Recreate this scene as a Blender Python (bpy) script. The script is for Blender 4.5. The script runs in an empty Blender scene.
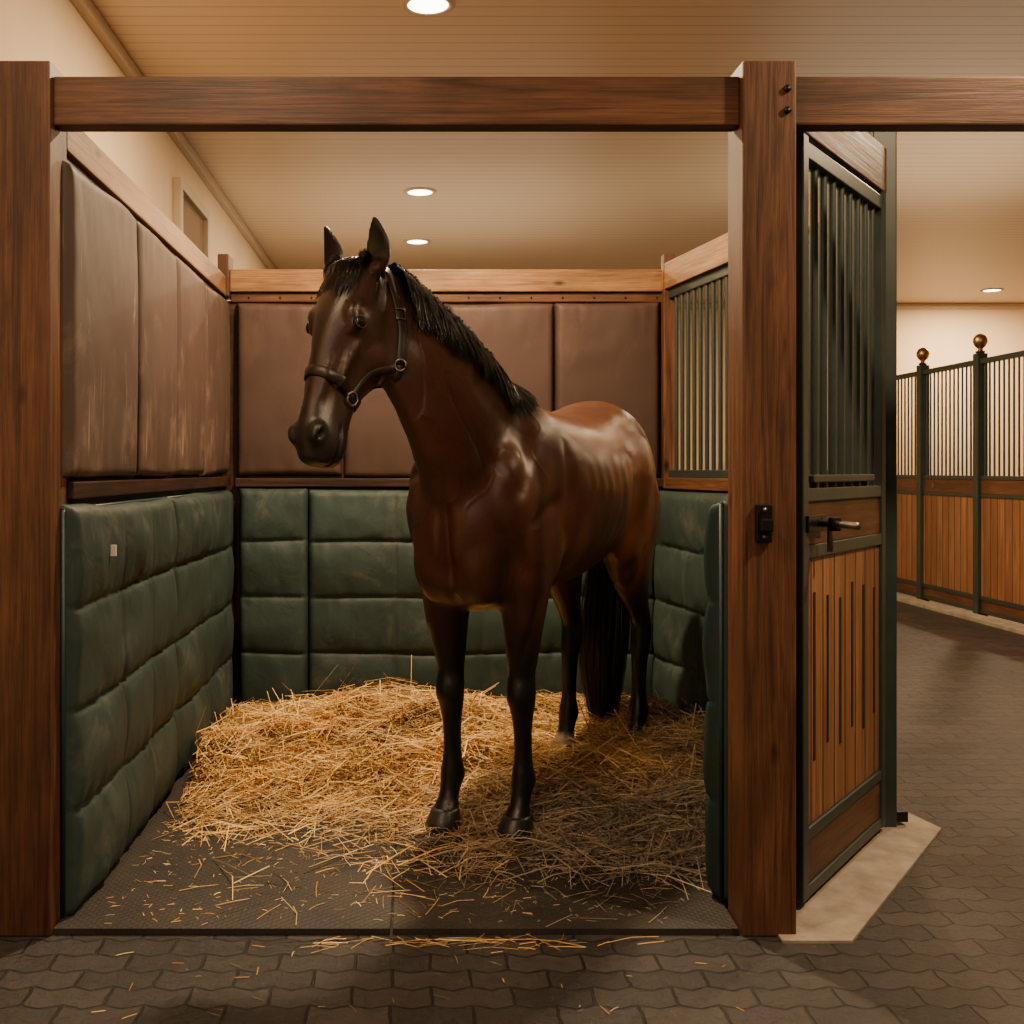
import bpy, bmesh, math, random
import numpy as np
from mathutils import Vector, Matrix, noise
from mathutils.bvhtree import BVHTree
random.seed(7); rng=np.random.default_rng(7)
scene=bpy.context.scene
COL=scene.collection

# ------------------------------------------------------------------ helpers
def setup(o,parent=None,label=None,category=None,group=None,kind=None):
    COL.objects.link(o)
    if parent is not None:
        o.parent=parent
        o.matrix_parent_inverse=Matrix.Translation(-Vector(parent.location))
    if label: o["label"]=label
    if category: o["category"]=category
    if group: o["group"]=group
    if kind: o["kind"]=kind
    return o
def empty(name,loc,**k):
    o=bpy.data.objects.new(name,None); o.empty_display_size=.1; o.location=loc
    return setup(o,**k)
def mk(name,verts,faces,mat,smooth=False,**k):
    V=np.array(verts,dtype=float); lo=V.min(0); hi=V.max(0)
    org=np.array([(lo[0]+hi[0])/2,(lo[1]+hi[1])/2,lo[2]])
    me=bpy.data.meshes.new(name)
    me.from_pydata((V-org).tolist(),[],[tuple(f) for f in faces])
    if smooth: me.polygons.foreach_set("use_smooth",[True]*len(me.polygons))
    me.update()
    if mat: me.materials.append(mat)
    o=bpy.data.objects.new(name,me); o.location=org.tolist()
    return setup(o,**k)
def fixnormals(o):
    bm=bmesh.new(); bm.from_mesh(o.data); bmesh.ops.recalc_face_normals(bm,faces=bm.faces); bm.to_mesh(o.data); bm.free()
def obox(name,p0,p1,th,z0,z1,mat,bev=.004,off=0.0,**k):
    p0=Vector((p0[0],p0[1],0)); p1=Vector((p1[0],p1[1],0)); d=p1-p0; L=d.length; a=math.atan2(d.y,d.x)
    nrm=Vector((-math.sin(a),math.cos(a),0)); c=(p0+p1)/2+nrm*off
    bm=bmesh.new(); bmesh.ops.create_cube(bm,size=1)
    for v in bm.verts: v.co=Vector((v.co.x*L,v.co.y*th,(v.co.z+.5)*(z1-z0)))
    if bev: bmesh.ops.bevel(bm,geom=list(bm.edges),offset=min(bev,th*.3,(z1-z0)*.3,L*.3),segments=2,affect='EDGES',profile=.6)
    me=bpy.data.meshes.new(name); bm.to_mesh(me); bm.free(); me.materials.append(mat)
    o=bpy.data.objects.new(name,me); o.location=(c.x,c.y,z0); o.rotation_euler=(0,0,a)
    return setup(o,**k)
def box(name,x0,x1,y0,y1,z0,z1,mat,bev=.004,**k):
    return obox(name,(x0,(y0+y1)/2),(x1,(y0+y1)/2),y1-y0,z0,z1,mat,bev,**k)
def lathe(name,p,prof,seg,mat,**k):
    vs=[];fs=[]
    n=len(prof)
    for r,z in prof:
        for i in range(seg):
            a=2*math.pi*i/seg; vs.append((p[0]+r*math.cos(a),p[1]+r*math.sin(a),z))
    for j in range(n-1):
        for i in range(seg):
            i2=(i+1)%seg; fs.append((j*seg+i,j*seg+i2,(j+1)*seg+i2,(j+1)*seg+i))
    fs.append(tuple(range(seg))[::-1]); fs.append(tuple((n-1)*seg+i for i in range(seg)))
    o=mk(name,vs,fs,mat,True,**k)
    m=o.modifiers.new("e",'EDGE_SPLIT'); m.split_angle=math.radians(40)
    return o
def tubeverts(pts,r,seg=10,base=0,closed=False):
    pts=[Vector(p) for p in pts]; vs=[];fs=[]; n=len(pts)
    for i,p in enumerate(pts):
        if closed: t=(pts[(i+1)%n]-pts[i-1]).normalized()
        else: t=(pts[min(i+1,n-1)]-pts[max(i-1,0)]).normalized()
        up=Vector((0,0,1)) if abs(t.z)<.9 else Vector((1,0,0))
        a=t.cross(up).normalized(); b=t.cross(a)
        for k in range(seg):
            an=2*math.pi*k/seg; vs.append(p+a*(r*math.cos(an))+b*(r*math.sin(an)))
    for i in range(n if closed else n-1):
        j=(i+1)%n
        for k in range(seg):
            k2=(k+1)%seg; fs.append((base+i*seg+k,base+i*seg+k2,base+j*seg+k2,base+j*seg+k))
    if not closed:
        fs.append(tuple(base+k for k in range(seg))[::-1]); fs.append(tuple(base+(n-1)*seg+k for k in range(seg)))
    return vs,fs
def tube(name,pts,r,mat,seg=10,closed=False,**k):
    v,f=tubeverts(pts,r,seg,0,closed); return mk(name,v,f,mat,True,**k)

# ------------------------------------------------------------------ materials
class M:
    def __init__(s,name,rough=.6,metal=0,spec=.5):
        s.m=bpy.data.materials.new(name); s.m.use_nodes=True; s.t=s.m.node_tree; s.n=s.t.nodes; s.l=s.t.links
        s.b=s.n["Principled BSDF"]; s.b.inputs["Roughness"].default_value=rough; s.b.inputs["Metallic"].default_value=metal
        s.b.inputs["Specular IOR Level"].default_value=spec
        s.tc=s.n.new("ShaderNodeTexCoord")
    def map(s,scale=(1,1,1),rot=(0,0,0),src="Object"):
        mp=s.n.new("ShaderNodeMapping"); mp.inputs["Scale"].default_value=scale; mp.inputs["Rotation"].default_value=rot
        s.l.new(s.tc.outputs[src],mp.inputs["Vector"]); return mp.outputs["Vector"]
    def noise(s,vec,scale=5,detail=6,rough=.55,dist=0):
        nd=s.n.new("ShaderNodeTexNoise"); nd.inputs["Scale"].default_value=scale; nd.inputs["Detail"].default_value=detail
        nd.inputs["Roughness"].default_value=rough; nd.inputs["Distortion"].default_value=dist
        s.l.new(vec,nd.inputs["Vector"]); return nd.outputs["Fac"]
    def ramp(s,fac,stops):
        r=s.n.new("ShaderNodeValToRGB"); e=r.color_ramp.elements
        while len(e)<len(stops): e.new(.5)
        for i,(p,c) in enumerate(stops): e[i].position=p; e[i].color=(c[0],c[1],c[2],1)
        s.l.new(fac,r.inputs["Fac"]); return r.outputs["Color"]
    def mix(s,fac,a,b,mode='MIX'):
        m=s.n.new("ShaderNodeMix"); m.data_type='RGBA'; m.blend_type=mode
        if isinstance(fac,(int,float)): m.inputs[0].default_value=fac
        else: s.l.new(fac,m.inputs[0])
        for i,x in ((6,a),(7,b)):
            if isinstance(x,tuple): m.inputs[i].default_value=(x[0],x[1],x[2],1)
            else: s.l.new(x,m.inputs[i])
        return m.outputs[2]
    def math(s,op,a,b=0.0,c=None):
        m=s.n.new("ShaderNodeMath"); m.operation=op
        for i,x in enumerate((a,b) if c is None else (a,b,c)):
            if isinstance(x,(int,float)): m.inputs[i].default_value=x
            else: s.l.new(x,m.inputs[i])
        return m.outputs[0]
    def color(s,c):
        if isinstance(c,tuple): s.b.inputs["Base Color"].default_value=(c[0],c[1],c[2],1)
        else: s.l.new(c,s.b.inputs["Base Color"])
    def bump(s,h,strength=.3,dist=.01):
        b=s.n.new("ShaderNodeBump"); b.inputs["Strength"].default_value=strength; b.inputs["Distance"].default_value=dist
        s.l.new(h,b.inputs["Height"]); s.l.new(b.outputs[0],s.b.inputs["Normal"])
    def rough(s,x): s.l.new(x,s.b.inputs["Roughness"])

def wood(name,dark,light,axis=0,rough=.5):
    m=M(name,rough,0,.35)
    oi=m.n.new("ShaderNodeObjectInfo"); 
    va=m.n.new("ShaderNodeVectorMath"); va.operation='ADD'; cmb=m.n.new("ShaderNodeCombineXYZ")
    rr=m.math('MULTIPLY',oi.outputs["Random"],37.0)
    for i in range(3): m.l.new(rr,cmb.inputs[i])
    m.l.new(m.tc.outputs["Object"],va.inputs[0]); m.l.new(cmb.outputs[0],va.inputs[1])
    def mp(sc):
        q=m.n.new("ShaderNodeMapping"); q.inputs["Scale"].default_value=tuple(sc); m.l.new(va.outputs[0],q.inputs["Vector"]); return q.outputs["Vector"]
    sc=[17,17,17]; sc[axis]=.75
    n1=m.noise(mp(sc),1.6,9,.62,1.9)
    sc2=[2.4,2.4,2.4]; sc2[axis]=.8
    n2=m.noise(mp(sc2),1.7,5,.62,.3)
    sc3=[190,190,190]; sc3[axis]=4
    n3=m.noise(mp(sc3),1.2,3,.6)
    sc4=[6,6,6]; sc4[axis]=2.6
    vo=m.n.new("ShaderNodeTexVoronoi"); vo.inputs["Scale"].default_value=1.0; m.l.new(mp(sc4),vo.inputs["Vector"])
    c=m.ramp(n1,[(.30,dark),(.48,tuple((a*.5+b*.5) for a,b in zip(dark,light))),(.70,light)])
    c=m.mix(m.ramp(n2,[(.35,(0,0,0)),(.75,(.95,.95,.95))]),c,tuple(x*.62 for x in dark),'MIX')
    c=m.mix(.42,c,m.ramp(n3,[(.36,(.2,.2,.2)),(.56,(1,1,1))]),'MULTIPLY')
    c=m.mix(.9,c,m.ramp(vo.outputs["Distance"],[(.04,(.08,.06,.05)),(.12,(1,1,1))]),'MULTIPLY')
    m.color(c); m.bump(m.math('ADD',n1,m.math('MULTIPLY',n3,.6)),.3,.004)
    m.rough(m.math('MULTIPLY_ADD',n1,.3,rough-.17))
    return m.m
W_D=(.052,.021,.011); W_L=(.220,.090,.039)
woodX=wood("wood_beam_grain_horizontal",W_D,W_L,0)
woodZ=wood("wood_post_grain_vertical",W_D,W_L,2)
woodRailX=wood("wood_rail_golden",(.16,.075,.030),(.46,.245,.10),0)
woodDark=wood("wood_dark_board",(.025,.011,.006),(.07,.032,.016),0)
def planks(name,dark,light,pitch):
    m=M(name,.45,0,.35)
    sx=m.n.new("ShaderNodeSeparateXYZ"); m.l.new(m.tc.outputs["Object"],sx.inputs[0])
    v=m.map((16,16,.9)); n1=m.noise(v,1.6,7,.58,1.3); n3=m.noise(m.map((150,150,4)),1.2,3)
    fr=m.math('FRACT',m.math('DIVIDE',sx.outputs[0],pitch)); idx=m.math('FLOOR',m.math('DIVIDE',sx.outputs[0],pitch))
    wn=m.n.new("ShaderNodeTexWhiteNoise"); wn.noise_dimensions='1D'; m.l.new(idx,wn.inputs["W"])
    c=m.ramp(n1,[(.3,dark),(.7,light)])
    c=m.mix(m.math('MULTIPLY',wn.outputs["Value"],.5),c,tuple(x*.8 for x in dark))
    c=m.mix(.3,c,m.ramp(n3,[(.34,(.3,.3,.3)),(.58,(1,1,1))]),'MULTIPLY')
    edge=m.math('ABSOLUTE',m.math('SUBTRACT',fr,.5))
    g=m.math('GREATER_THAN',edge,.455)
    c=m.mix(g,c,(.014,.007,.004)); m.color(c)
    m.bump(m.math('SUBTRACT',m.math('MULTIPLY',n1,.3),g),.6,.008)
    return m.m
planksM=planks("wood_vertical_planks",(.16,.064,.026),(.40,.18,.075),.115)

def simple(name,c,rough=.5,metal=0,var=.25,scale=6,bump=.1):
    m=M(name,rough,metal); n=m.noise(m.map(),scale,6,.6)
    m.color(m.ramp(n,[(.25,tuple(x*(1-var) for x in c)),(.75,tuple(min(1,x*(1+var)) for x in c))]))
    if bump: m.bump(m.noise(m.map(),scale*12,3),bump,.003)
    return m.m
greenSteel=simple("dark_green_painted_steel",(.029,.040,.034),.42,.15,.25,9,.05)
blackIron=simple("black_iron",(.022,.021,.020),.4,.7,.2)
slotM=simple("dark_slot_wood",(.012,.006,.004),.8)
steelM=simple("worn_steel",(.24,.21,.18),.42,1,.35)
brass=simple("aged_brass",(.42,.24,.11),.38,1,.2)
concreteM=simple("pale_concrete",(.31,.26,.20),.85,0,.4,9,.5)
plaster=simple("cream_plaster",(.74,.58,.39),.85,0,.06,2,.12)
trimM=simple("cream_trim_paint",(.56,.44,.30),.55,0,.05,3,.03)
m=M("beadboard_ceiling",.42)
sx=m.n.new("ShaderNodeSeparateXYZ"); m.l.new(m.tc.outputs["Object"],sx.inputs[0])
fr=m.math('FRACT',m.math('DIVIDE',sx.outputs[1],.10)); g=m.math('GREATER_THAN',m.math('ABSOLUTE',m.math('SUBTRACT',fr,.5)),.455)
fr2=m.math('FRACT',m.math('DIVIDE',sx.outputs[1],.05)); g2=m.math('GREATER_THAN',m.math('ABSOLUTE',m.math('SUBTRACT',fr2,.5)),.47)
m.color(m.mix(m.math('MULTIPLY',g,.6),(.70,.56,.40),(.32,.235,.155))); m.bump(m.math('MULTIPLY',m.math('ADD',g,m.math('MULTIPLY',g2,.4)),-1),.6,.005)
ceilM=m.m
# pavers
m=M("interlocking_brick_pavers",.6)
nz=m.n.new("ShaderNodeTexNoise"); nz.inputs["Scale"].default_value=16; nz.inputs["Detail"].default_value=4; m.l.new(m.tc.outputs["Object"],nz.inputs["Vector"])
vm=m.n.new("ShaderNodeVectorMath"); vm.operation='MULTIPLY_ADD'; vm.inputs[1].default_value=(.016,.016,0); m.l.new(nz.outputs["Color"],vm.inputs[0]); m.l.new(m.tc.outputs["Object"],vm.inputs[2])
sx=m.n.new("ShaderNodeSeparateXYZ"); m.l.new(vm.outputs[0],sx.inputs[0])
pp=m.math('PINGPONG',sx.outputs[0],.05)
yy=m.math('MULTIPLY_ADD',pp,.42,sx.outputs[1])
cx=m.n.new("ShaderNodeCombineXYZ"); m.l.new(sx.outputs[0],cx.inputs[0]); m.l.new(yy,cx.inputs[1])
bt=m.n.new("ShaderNodeTexBrick"); m.l.new(cx.outputs[0],bt.inputs["Vector"])
for k,v in (("Scale",1),("Brick Width",.2),("Row Height",.095),("Mortar Size",.0042),("Mortar Smooth",.35),("Bias",0)): bt.inputs[k].default_value=v
bt.inputs["Color1"].default_value=(.056,.048,.044,1); bt.inputs["Color2"].default_value=(.024,.0215,.021,1); bt.inputs["Mortar"].default_value=(.005,.0045,.004,1)
n1=m.noise(m.map(),45,8,.75); n5=m.noise(m.map(),3,5,.6)
c=m.mix(.85,bt.outputs["Color"],m.ramp(n1,[(.3,(.42,.42,.42)),(.7,(1.45,1.42,1.4))]),'MULTIPLY')
c=m.mix(m.math('MULTIPLY',n5,.35),c,(.018,.016,.015)); m.color(c)
m.bump(m.math('SUBTRACT',m.math('MULTIPLY',n1,.8),m.math('MULTIPLY',bt.outputs["Fac"],1.6)),1.0,.009)
m.rough(m.math('MULTIPLY_ADD',n1,.45,.20)); paverM=m.m
# rubber mat
m=M("textured_rubber_mat",.62)
w=[]
for r in (45,-45):
    wv_=m.n.new("ShaderNodeTexWave"); wv_.inputs["Scale"].default_value=16; m.l.new(m.map((1,1,1),(0,0,math.radians(r))),wv_.inputs["Vector"]); w.append(wv_.outputs["Fac"])
d=m.math('MULTIPLY',w[0],w[1]); n=m.noise(m.map(),2.2,8,.7)
c=m.ramp(n,[(.3,(.008,.0075,.0075)),(.74,(.042,.032,.024))]); c=m.mix(m.math('MULTIPLY',d,.16),c,(.06,.048,.037)); m.color(c); m.bump(d,.5,.0025); matM=m.m
def vinyl(name,c,scuff,rough,amt,wr=.35,stretch=(1,1,1),sc3=7,scratch=0):
    m=M(name,rough,0,.35); n=m.noise(m.map(stretch),3.2,9,.72,.5); n2=m.noise(m.map(),1.1,3); n3=m.noise(m.map((1,1,1)),sc3,4,.55,1.0); n4=m.noise(m.map(),380,2)
    base=m.ramp(n2,[(.3,tuple(x*.7 for x in c)),(.7,tuple(x*1.25 for x in c))])
    f=m.ramp(n,[(.54,(0,0,0)),(.78,(1,1,1))])
    cc=m.mix(m.math('MULTIPLY',f,amt),base,scuff)
    if scratch:
        ns=m.noise(m.map((30,30,2.6)),1.0,6,.65,.8); nm=m.noise(m.map((2.5,2.5,.9)),1.6,3)
        fs_=m.math('MULTIPLY',m.ramp(ns,[(.60,(0,0,0)),(.70,(1,1,1))]),m.ramp(nm,[(.46,(0,0,0)),(.62,(1,1,1))]))
        cc=m.mix(m.math('MULTIPLY',fs_,scratch),cc,tuple(x*1.35 for x in scuff))
    m.color(cc); m.bump(m.math('MULTIPLY_ADD',n4,.12,n3),wr,.010); m.rough(m.math('MULTIPLY_ADD',n,.3,rough-.12)); return m.m
greenPad=vinyl("green_quilted_canvas",(.028,.048,.042),(.125,.132,.105),.60,.75,.42,(1,1,1),10,.25)
greenTrim=simple("dark_green_binding",(.012,.034,.036),.5)
brownPad=vinyl("brown_leather_padding",(.064,.036,.027),(.19,.125,.09),.55,.30,.14,(1,1,.6))
brownScuff=vinyl("brown_leather_padding_scuffed",(.070,.042,.032),(.27,.185,.135),.56,.55,.10,(1.6,1.6,1.2),5,.8)
m=M("golden_straw",.5); at=m.n.new("ShaderNodeAttribute"); at.attribute_name="Col"; m.color(at.outputs["Color"]); strawM=m.m
# horse coat
m=M("bay_horse_coat",.32,0,.52); at=m.n.new("ShaderNodeAttribute"); at.attribute_name="Col"
n=m.noise(m.map((70,70,20)),3,5,.65); nf=m.noise(m.map((260,260,60)),2,3,.6); n2=m.noise(m.map(),6,6,.65)
c=m.mix(.5,at.outputs["Color"],m.ramp(n,[(.3,(.6,.57,.55)),(.7,(1.3,1.25,1.2))]),'MULTIPLY')
c=m.mix(.6,c,m.ramp(nf,[(.3,(.5,.5,.5)),(.7,(1.4,1.4,1.4))]),'MULTIPLY')
c=m.mix(.4,c,m.ramp(n2,[(.3,(.6,.55,.55)),(.7,(1.35,1.3,1.25))]),'MULTIPLY'); m.color(c)
m.bump(m.math('ADD',m.math('MULTIPLY',nf,1.0),m.math('MULTIPLY',n,.8)),.24,.0022); m.rough(m.math('MULTIPLY_ADD',n2,.24,.21)); coatM=m.m
hairM=simple("black_horse_hair",(.009,.008,.008),.36,0,.4,30,0)
hoofM=simple("dark_horn_hoof",(.022,.020,.018),.35,0,.5,25,.2)
paleHoof=simple("pale_horn_hoof",(.20,.15,.11),.5,0,.3,25,.2)
eyeM=simple("dark_wet_eye",(.012,.006,.003),.06,0,.1,3,0)
lidM=simple("brown_eyelid_skin",(.022,.013,.009),.45,0,.2,20,0)
leather=simple("dark_brown_leather_strap",(.022,.012,.009),.38,0,.3,30,.2)
m=M("warm_lamp_lens"); m.b.inputs["Emission Color"].default_value=(1,.82,.58,1); m.b.inputs["Emission Strength"].default_value=16; m.color((1,.9,.8)); lensM=m.m
m=M("window_glass",.15); m.color((.20,.14,.09)); glassM=m.m
tagM=simple("white_tag",(.6,.6,.55),.6)

# ------------------------------------------------------------------ structure
HC=3.3
ST=dict(kind="structure")
box("floor",-1.5,8.2,-3,13.3,-.10,0,paverM,0,**ST)
box("ceiling",-1.5,8.2,-3,13.3,HC,HC+.1,ceilM,0,**ST)
box("wall_left",-1.52,-1.42,-3,13.3,0,HC,plaster,0,**ST)
box("wall_back",-1.42,8.1,13.2,13.3,0,HC,plaster,0,**ST)
box("wall_right",8.1,8.2,-3,13.3,0,HC,plaster,0,**ST)
obox("trim_1",(-1.40,-3),(-1.40,13.2),.05,HC-.07,HC-.001,trimM,.01,**ST)
obox("trim_2",(-1.4,13.18),(8.1,13.18),.05,HC-.07,HC-.001,trimM,.01,**ST)
wn=empty("window_1",(-1.42,7.0,2.45),kind="structure")
yA,yB,zA,zB=6.45,7.35,2.45,3.02
obox("glass",(-1.405,yA+.05),(-1.405,yB-.05),.01,zA+.05,zB-.05,glassM,0,parent=wn)
for (a,b,c,d) in ((yA,yB,zB-.06,zB),(yA,yB,zA,zA+.06),(yA,yA+.06,zA+.05,zB-.05),(yB-.06,yB,zA+.05,zB-.05)):
    obox("window_frame",(-1.395,a),(-1.395,b),.05,c,d,trimM,.006,parent=wn)

# ------------------------------------------------------------------ timber frame
def post(x0,x1,lab):
    return box("timber_post",x0,x1,3.06,3.21,0,2.44,woodZ,.006,label=lab,category="post",group="front posts of the stall")
pL=post(-1.165,-1.015,"square dark-stained timber post carrying the end of the beam")
pR=post(.912,1.062,"square dark-stained timber post with black latch keeper and bolts")
box("timber_beam",-1.015,.912,3.085,3.155,2.268,2.405,woodX,.006,label="long dark-stained timber beam spanning the stall opening between two posts",category="beam",group="front beams")
box("timber_beam",1.062,2.6,3.085,3.155,2.268,2.405,woodX,.006,label="dark-stained timber beam running from the post over the aisle",category="beam",group="front beams")
def bolt(p,n,r,par):
    p=Vector(p);n=Vector(n); v,f=tubeverts([p,p+n*.008],r,12); return mk("bolt",v,f,blackIron,True,parent=par)
for z in (2.30,2.36): bolt((1.035,3.06,z),(0,-1,0),.010,pR)
kp=box("latch_keeper",.945,.99,3.045,3.06,1.10,1.205,blackIron,.004,parent=pR,label="black iron latch keeper plate")
box("keeper_slot",.95,.985,3.02,3.048,1.13,1.165,blackIron,.004,parent=kp)
for z in (1.115,1.19): 
    v,f=tubeverts([Vector((.967,3.045,z)),Vector((.967,3.038,z))],.006,10); mk("screw",v,f,steelM,True,parent=kp)

# ------------------------------------------------------------------ pads
def pad(name,p0,p1,z0,z1,th,cols,rows,puff,expo,mat,res=.018,wr=.004,side=1,colw=1.0,**k):
    p0=Vector((p0[0],p0[1],0)); p1=Vector((p1[0],p1[1],0)); d=(p1-p0); L=d.length; d.normalize(); n=Vector((-d.y,d.x,0))*side
    def samples(bounds,tot):
        out=[]
        for a,b in zip(bounds[:-1],bounds[1:]):
            m=max(6,int((b-a)*tot/res))
            for i in range(m):
                c=.5-.5*math.cos(math.pi*i/m); c=.5*c+.5*i/m
                out.append((a+(b-a)*c,c))
        out.append((1.0,1.0)); return out
    U=samples(cols,L); V=samples(rows,z1-z0)
    nu,nv=len(U),len(V); vs=[];fs=[]
    sd=random.random()*50
    for (v,cv) in V:
        for (u,cu) in U:
            qu=max(0,math.sin(math.pi*cu))**(expo*.8); qv=max(0,math.sin(math.pi*cv))**expo
            edge=(u<cols[1]*.5 or u>1-(1-cols[-2])*.5)
            if not edge: qu=1-colw*(1-qu)
            elif (cu>.5)==(u<.5) : qu=1-colw*(1-qu)
            q=qu*qv
            p=p0+d*(u*L)+Vector((0,0,z0+v*(z1-z0)))
            near=math.exp(-min(cv,1-cv)/.14)
            run=p.x*abs(d.x)+p.y*abs(d.y)
            w=noise.noise(p*3+Vector((sd,0,0)))*wr*1.7+noise.noise(p*9+Vector((0,sd,0)))*wr*.5+noise.noise(Vector((run*26,p.z*7,sd)))*wr*2.4*near
            eu=min(u,1-u)*L; ev=min(v,1-v)*(z1-z0); e=min(1,min(eu,ev)/.03); e=math.sqrt(max(0,1-(1-e)**2))
            h=th*.72*(.35+.65*e)+puff*q*e+w*min(1,q+.2)*e
            sag=Vector((0,0,noise.noise(Vector((run*2,sd,v*3)))*.018))
            vs.append(p+n*h+sag)
    for j in range(nv-1):
        for i in range(nu-1):
            fs.append((j*nu+i,j*nu+i+1,(j+1)*nu+i+1,(j+1)*nu+i))
    ring=[i for i in range(nu)]+[j*nu+nu-1 for j in range(1,nv)]+[(nv-1)*nu+i for i in range(nu-2,-1,-1)]+[j*nu for j in range(nv-2,0,-1)]
    b=len(vs)
    for r in ring:
        p=vs[r]; hh=(p-p0).dot(n); vs.append(p-n*hh)
    R=len(ring)
    for i in range(R): fs.append((ring[i],b+i,b+(i+1)%R,ring[(i+1)%R]))
    fs.append(tuple(b+i for i in range(R)))
    o=mk(name,vs,fs,mat,True,**k); fixnormals(o); return o
def piping(o_par,p0,p1,z0,z1,off,side=1):
    p0=Vector((p0[0],p0[1],0)); p1=Vector((p1[0],p1[1],0)); d=(p1-p0).normalized(); n=Vector((-d.y,d.x,0))*side*off
    pts=[p0+n+Vector((0,0,z0)),p1+n+Vector((0,0,z0)),p1+n+Vector((0,0,z1)),p0+n+Vector((0,0,z1))]
    v=[];f=[]
    for i in range(4):
        a,b=tubeverts([pts[i],pts[(i+1)%4]],.007,8,len(v)); v+=a; f+=b
    return mk("binding",v,f,greenTrim,True,parent=o_par)
def lin(n): return [i/n for i in range(n+1)]
ROW=[0,.25,.50,.755,1]
GK=dict(category="wall padding",group="green quilted stall pads")
GP=[]
for (a,b,cols,lab) in ((3.15,4.45,[0,.32,.62,1],"green quilted canvas wall pad beside the opening"),(4.46,5.88,[0,.5,1],"green quilted canvas wall pad on side partition near the corner")):
    o=pad("quilted_wall_pad",(-1.03,b),(-1.03,a),.02,1.19,.070,cols,ROW,.034,.40,greenPad,wr=.0105,colw=.5,label=lab,**GK)
    piping(o,(-1.03,b),(-1.03,a),.02,1.185,.022); GP.append(o)
box("white_tag",-.955,-.936,3.445,3.452,1.03,1.065,tagM,.001,parent=GP[0])
for (a,b,cols) in ((-.95,-.5765,lin(1)),(-.5755,1.30,lin(4))):
    o=pad("quilted_wall_pad",(b,5.97),(a,5.97),.02,1.20,.070,cols,ROW,.034,.40,greenPad,wr=.0105,colw=.55,label="green quilted canvas wall pad across the end wall behind the horse",**GK)
RA=(1.66,4.12); RB=(1.37,5.95)
pad("quilted_wall_pad",(RA[0]-.04,RA[1]+.02),(RB[0]-.04,RB[1]-.05),.02,1.19,.065,lin(3),ROW,.034,.40,greenPad,wr=.010,colw=.6,label="green quilted canvas wall pad under the barred partition",**GK)
CA=(.935,3.235); CB=(1.535,4.035)
o=pad("quilted_wall_pad",CB,CA,.03,1.20,.11,lin(2),ROW,.035,.35,greenTrim,wr=.010,side=-1,label="dark green wall pad seen edge-on behind the post",**GK)
piping(o,CB,CA,.03,1.20,.035,-1)
BK=dict(category="wall padding",group="brown leather stall pads")
yb=[3.16,3.94,4.58,5.2,5.88]
for a,b in zip(yb[:-1],yb[1:]):
    pad("leather_wall_panel",(-1.03,b-.006),(-1.03,a+.006),1.275,2.20,.045,[0,1],[0,1],.020,.18,brownScuff,wr=.0022,label="scuffed brown leather padded panel on the side partition",**BK)
xb=[-.97,-.39,.18,.755,1.33]
for a,b in zip(xb[:-1],xb[1:]):
    pad("leather_wall_panel",(b-.006,5.975),(a+.006,5.975),1.265,2.20,.045,[0,1],[0,1],.022,.20,brownPad,wr=.0035,label="brown leather padded panel on the end partition behind the horse",**BK)

# ------------------------------------------------------------------ partitions
PK=dict(category="stall wall",group="stall partitions")
e=empty("stall_partition",(-1.07,4.6,0),label="dark timber side partition with golden wooden top rail",**PK)
obox("board",(-1.065,3.215),(-1.065,6.05),.065,0,2.23,woodDark,.003,parent=e)
obox("top_rail",(-1.06,3.215),(-1.06,6.0),.09,2.235,2.34,woodRailX,.006,parent=e)
obox("ledge",(-1.015,3.215),(-1.015,5.95),.035,1.215,1.265,woodDark,.004,parent=e)
e=empty("stall_partition",(.2,6.05,0),label="timber end partition with golden wooden top rail behind the horse",**PK)
box("board",-1.03,1.40,5.98,6.04,0,2.22,woodDark,.003,parent=e)
box("top_rail",-1.0,1.37,5.945,6.05,2.265,2.385,woodRailX,.006,parent=e)
box("lower_rail",-1.0,1.37,5.965,6.05,2.21,2.26,woodX,.006,parent=e)
box("ledge",-.97,1.36,5.93,5.98,1.21,1.255,woodDark,.004,parent=e)
box("corner_post",-1.06,-1.0,5.90,6.06,2.235,2.46,woodZ,.005,parent=e)
box("corner_post",1.335,1.40,5.90,5.975,1.2,2.46,woodZ,.005,parent=e)
for i in range(14):
    x=-.9+i*.17; v,f=tubeverts([Vector((x,5.965,2.235)),Vector((x,5.960,2.235))],.005,8); mk("screw",v,f,blackIron,True,parent=e)
def lerp2(a,b,t): return (a[0]+(b[0]-a[0])*t,a[1]+(b[1]-a[1])*t)
e=empty("stall_partition",(1.5,5.0,0),label="timber partition with dark green bars above wooden boards",**PK)
obox("board",RA,RB,.05,0,1.20,woodDark,.003,parent=e)
obox("mid_rail",RA,RB,.07,1.20,1.26,woodX,.004,parent=e)
obox("top_rail",RA,RB,.08,2.27,2.41,woodRailX,.006,parent=e)
obox("grille_rail",RA,RB,.035,2.22,2.27,greenSteel,.004,parent=e)
obox("grille_rail",RA,RB,.035,1.26,1.30,greenSteel,.004,parent=e)
for i in range(24):
    p=lerp2(RA,RB,(i+.5)/24); lathe("bar",p,[(.011,1.29),(.011,2.23)],10,greenSteel,parent=e)

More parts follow.
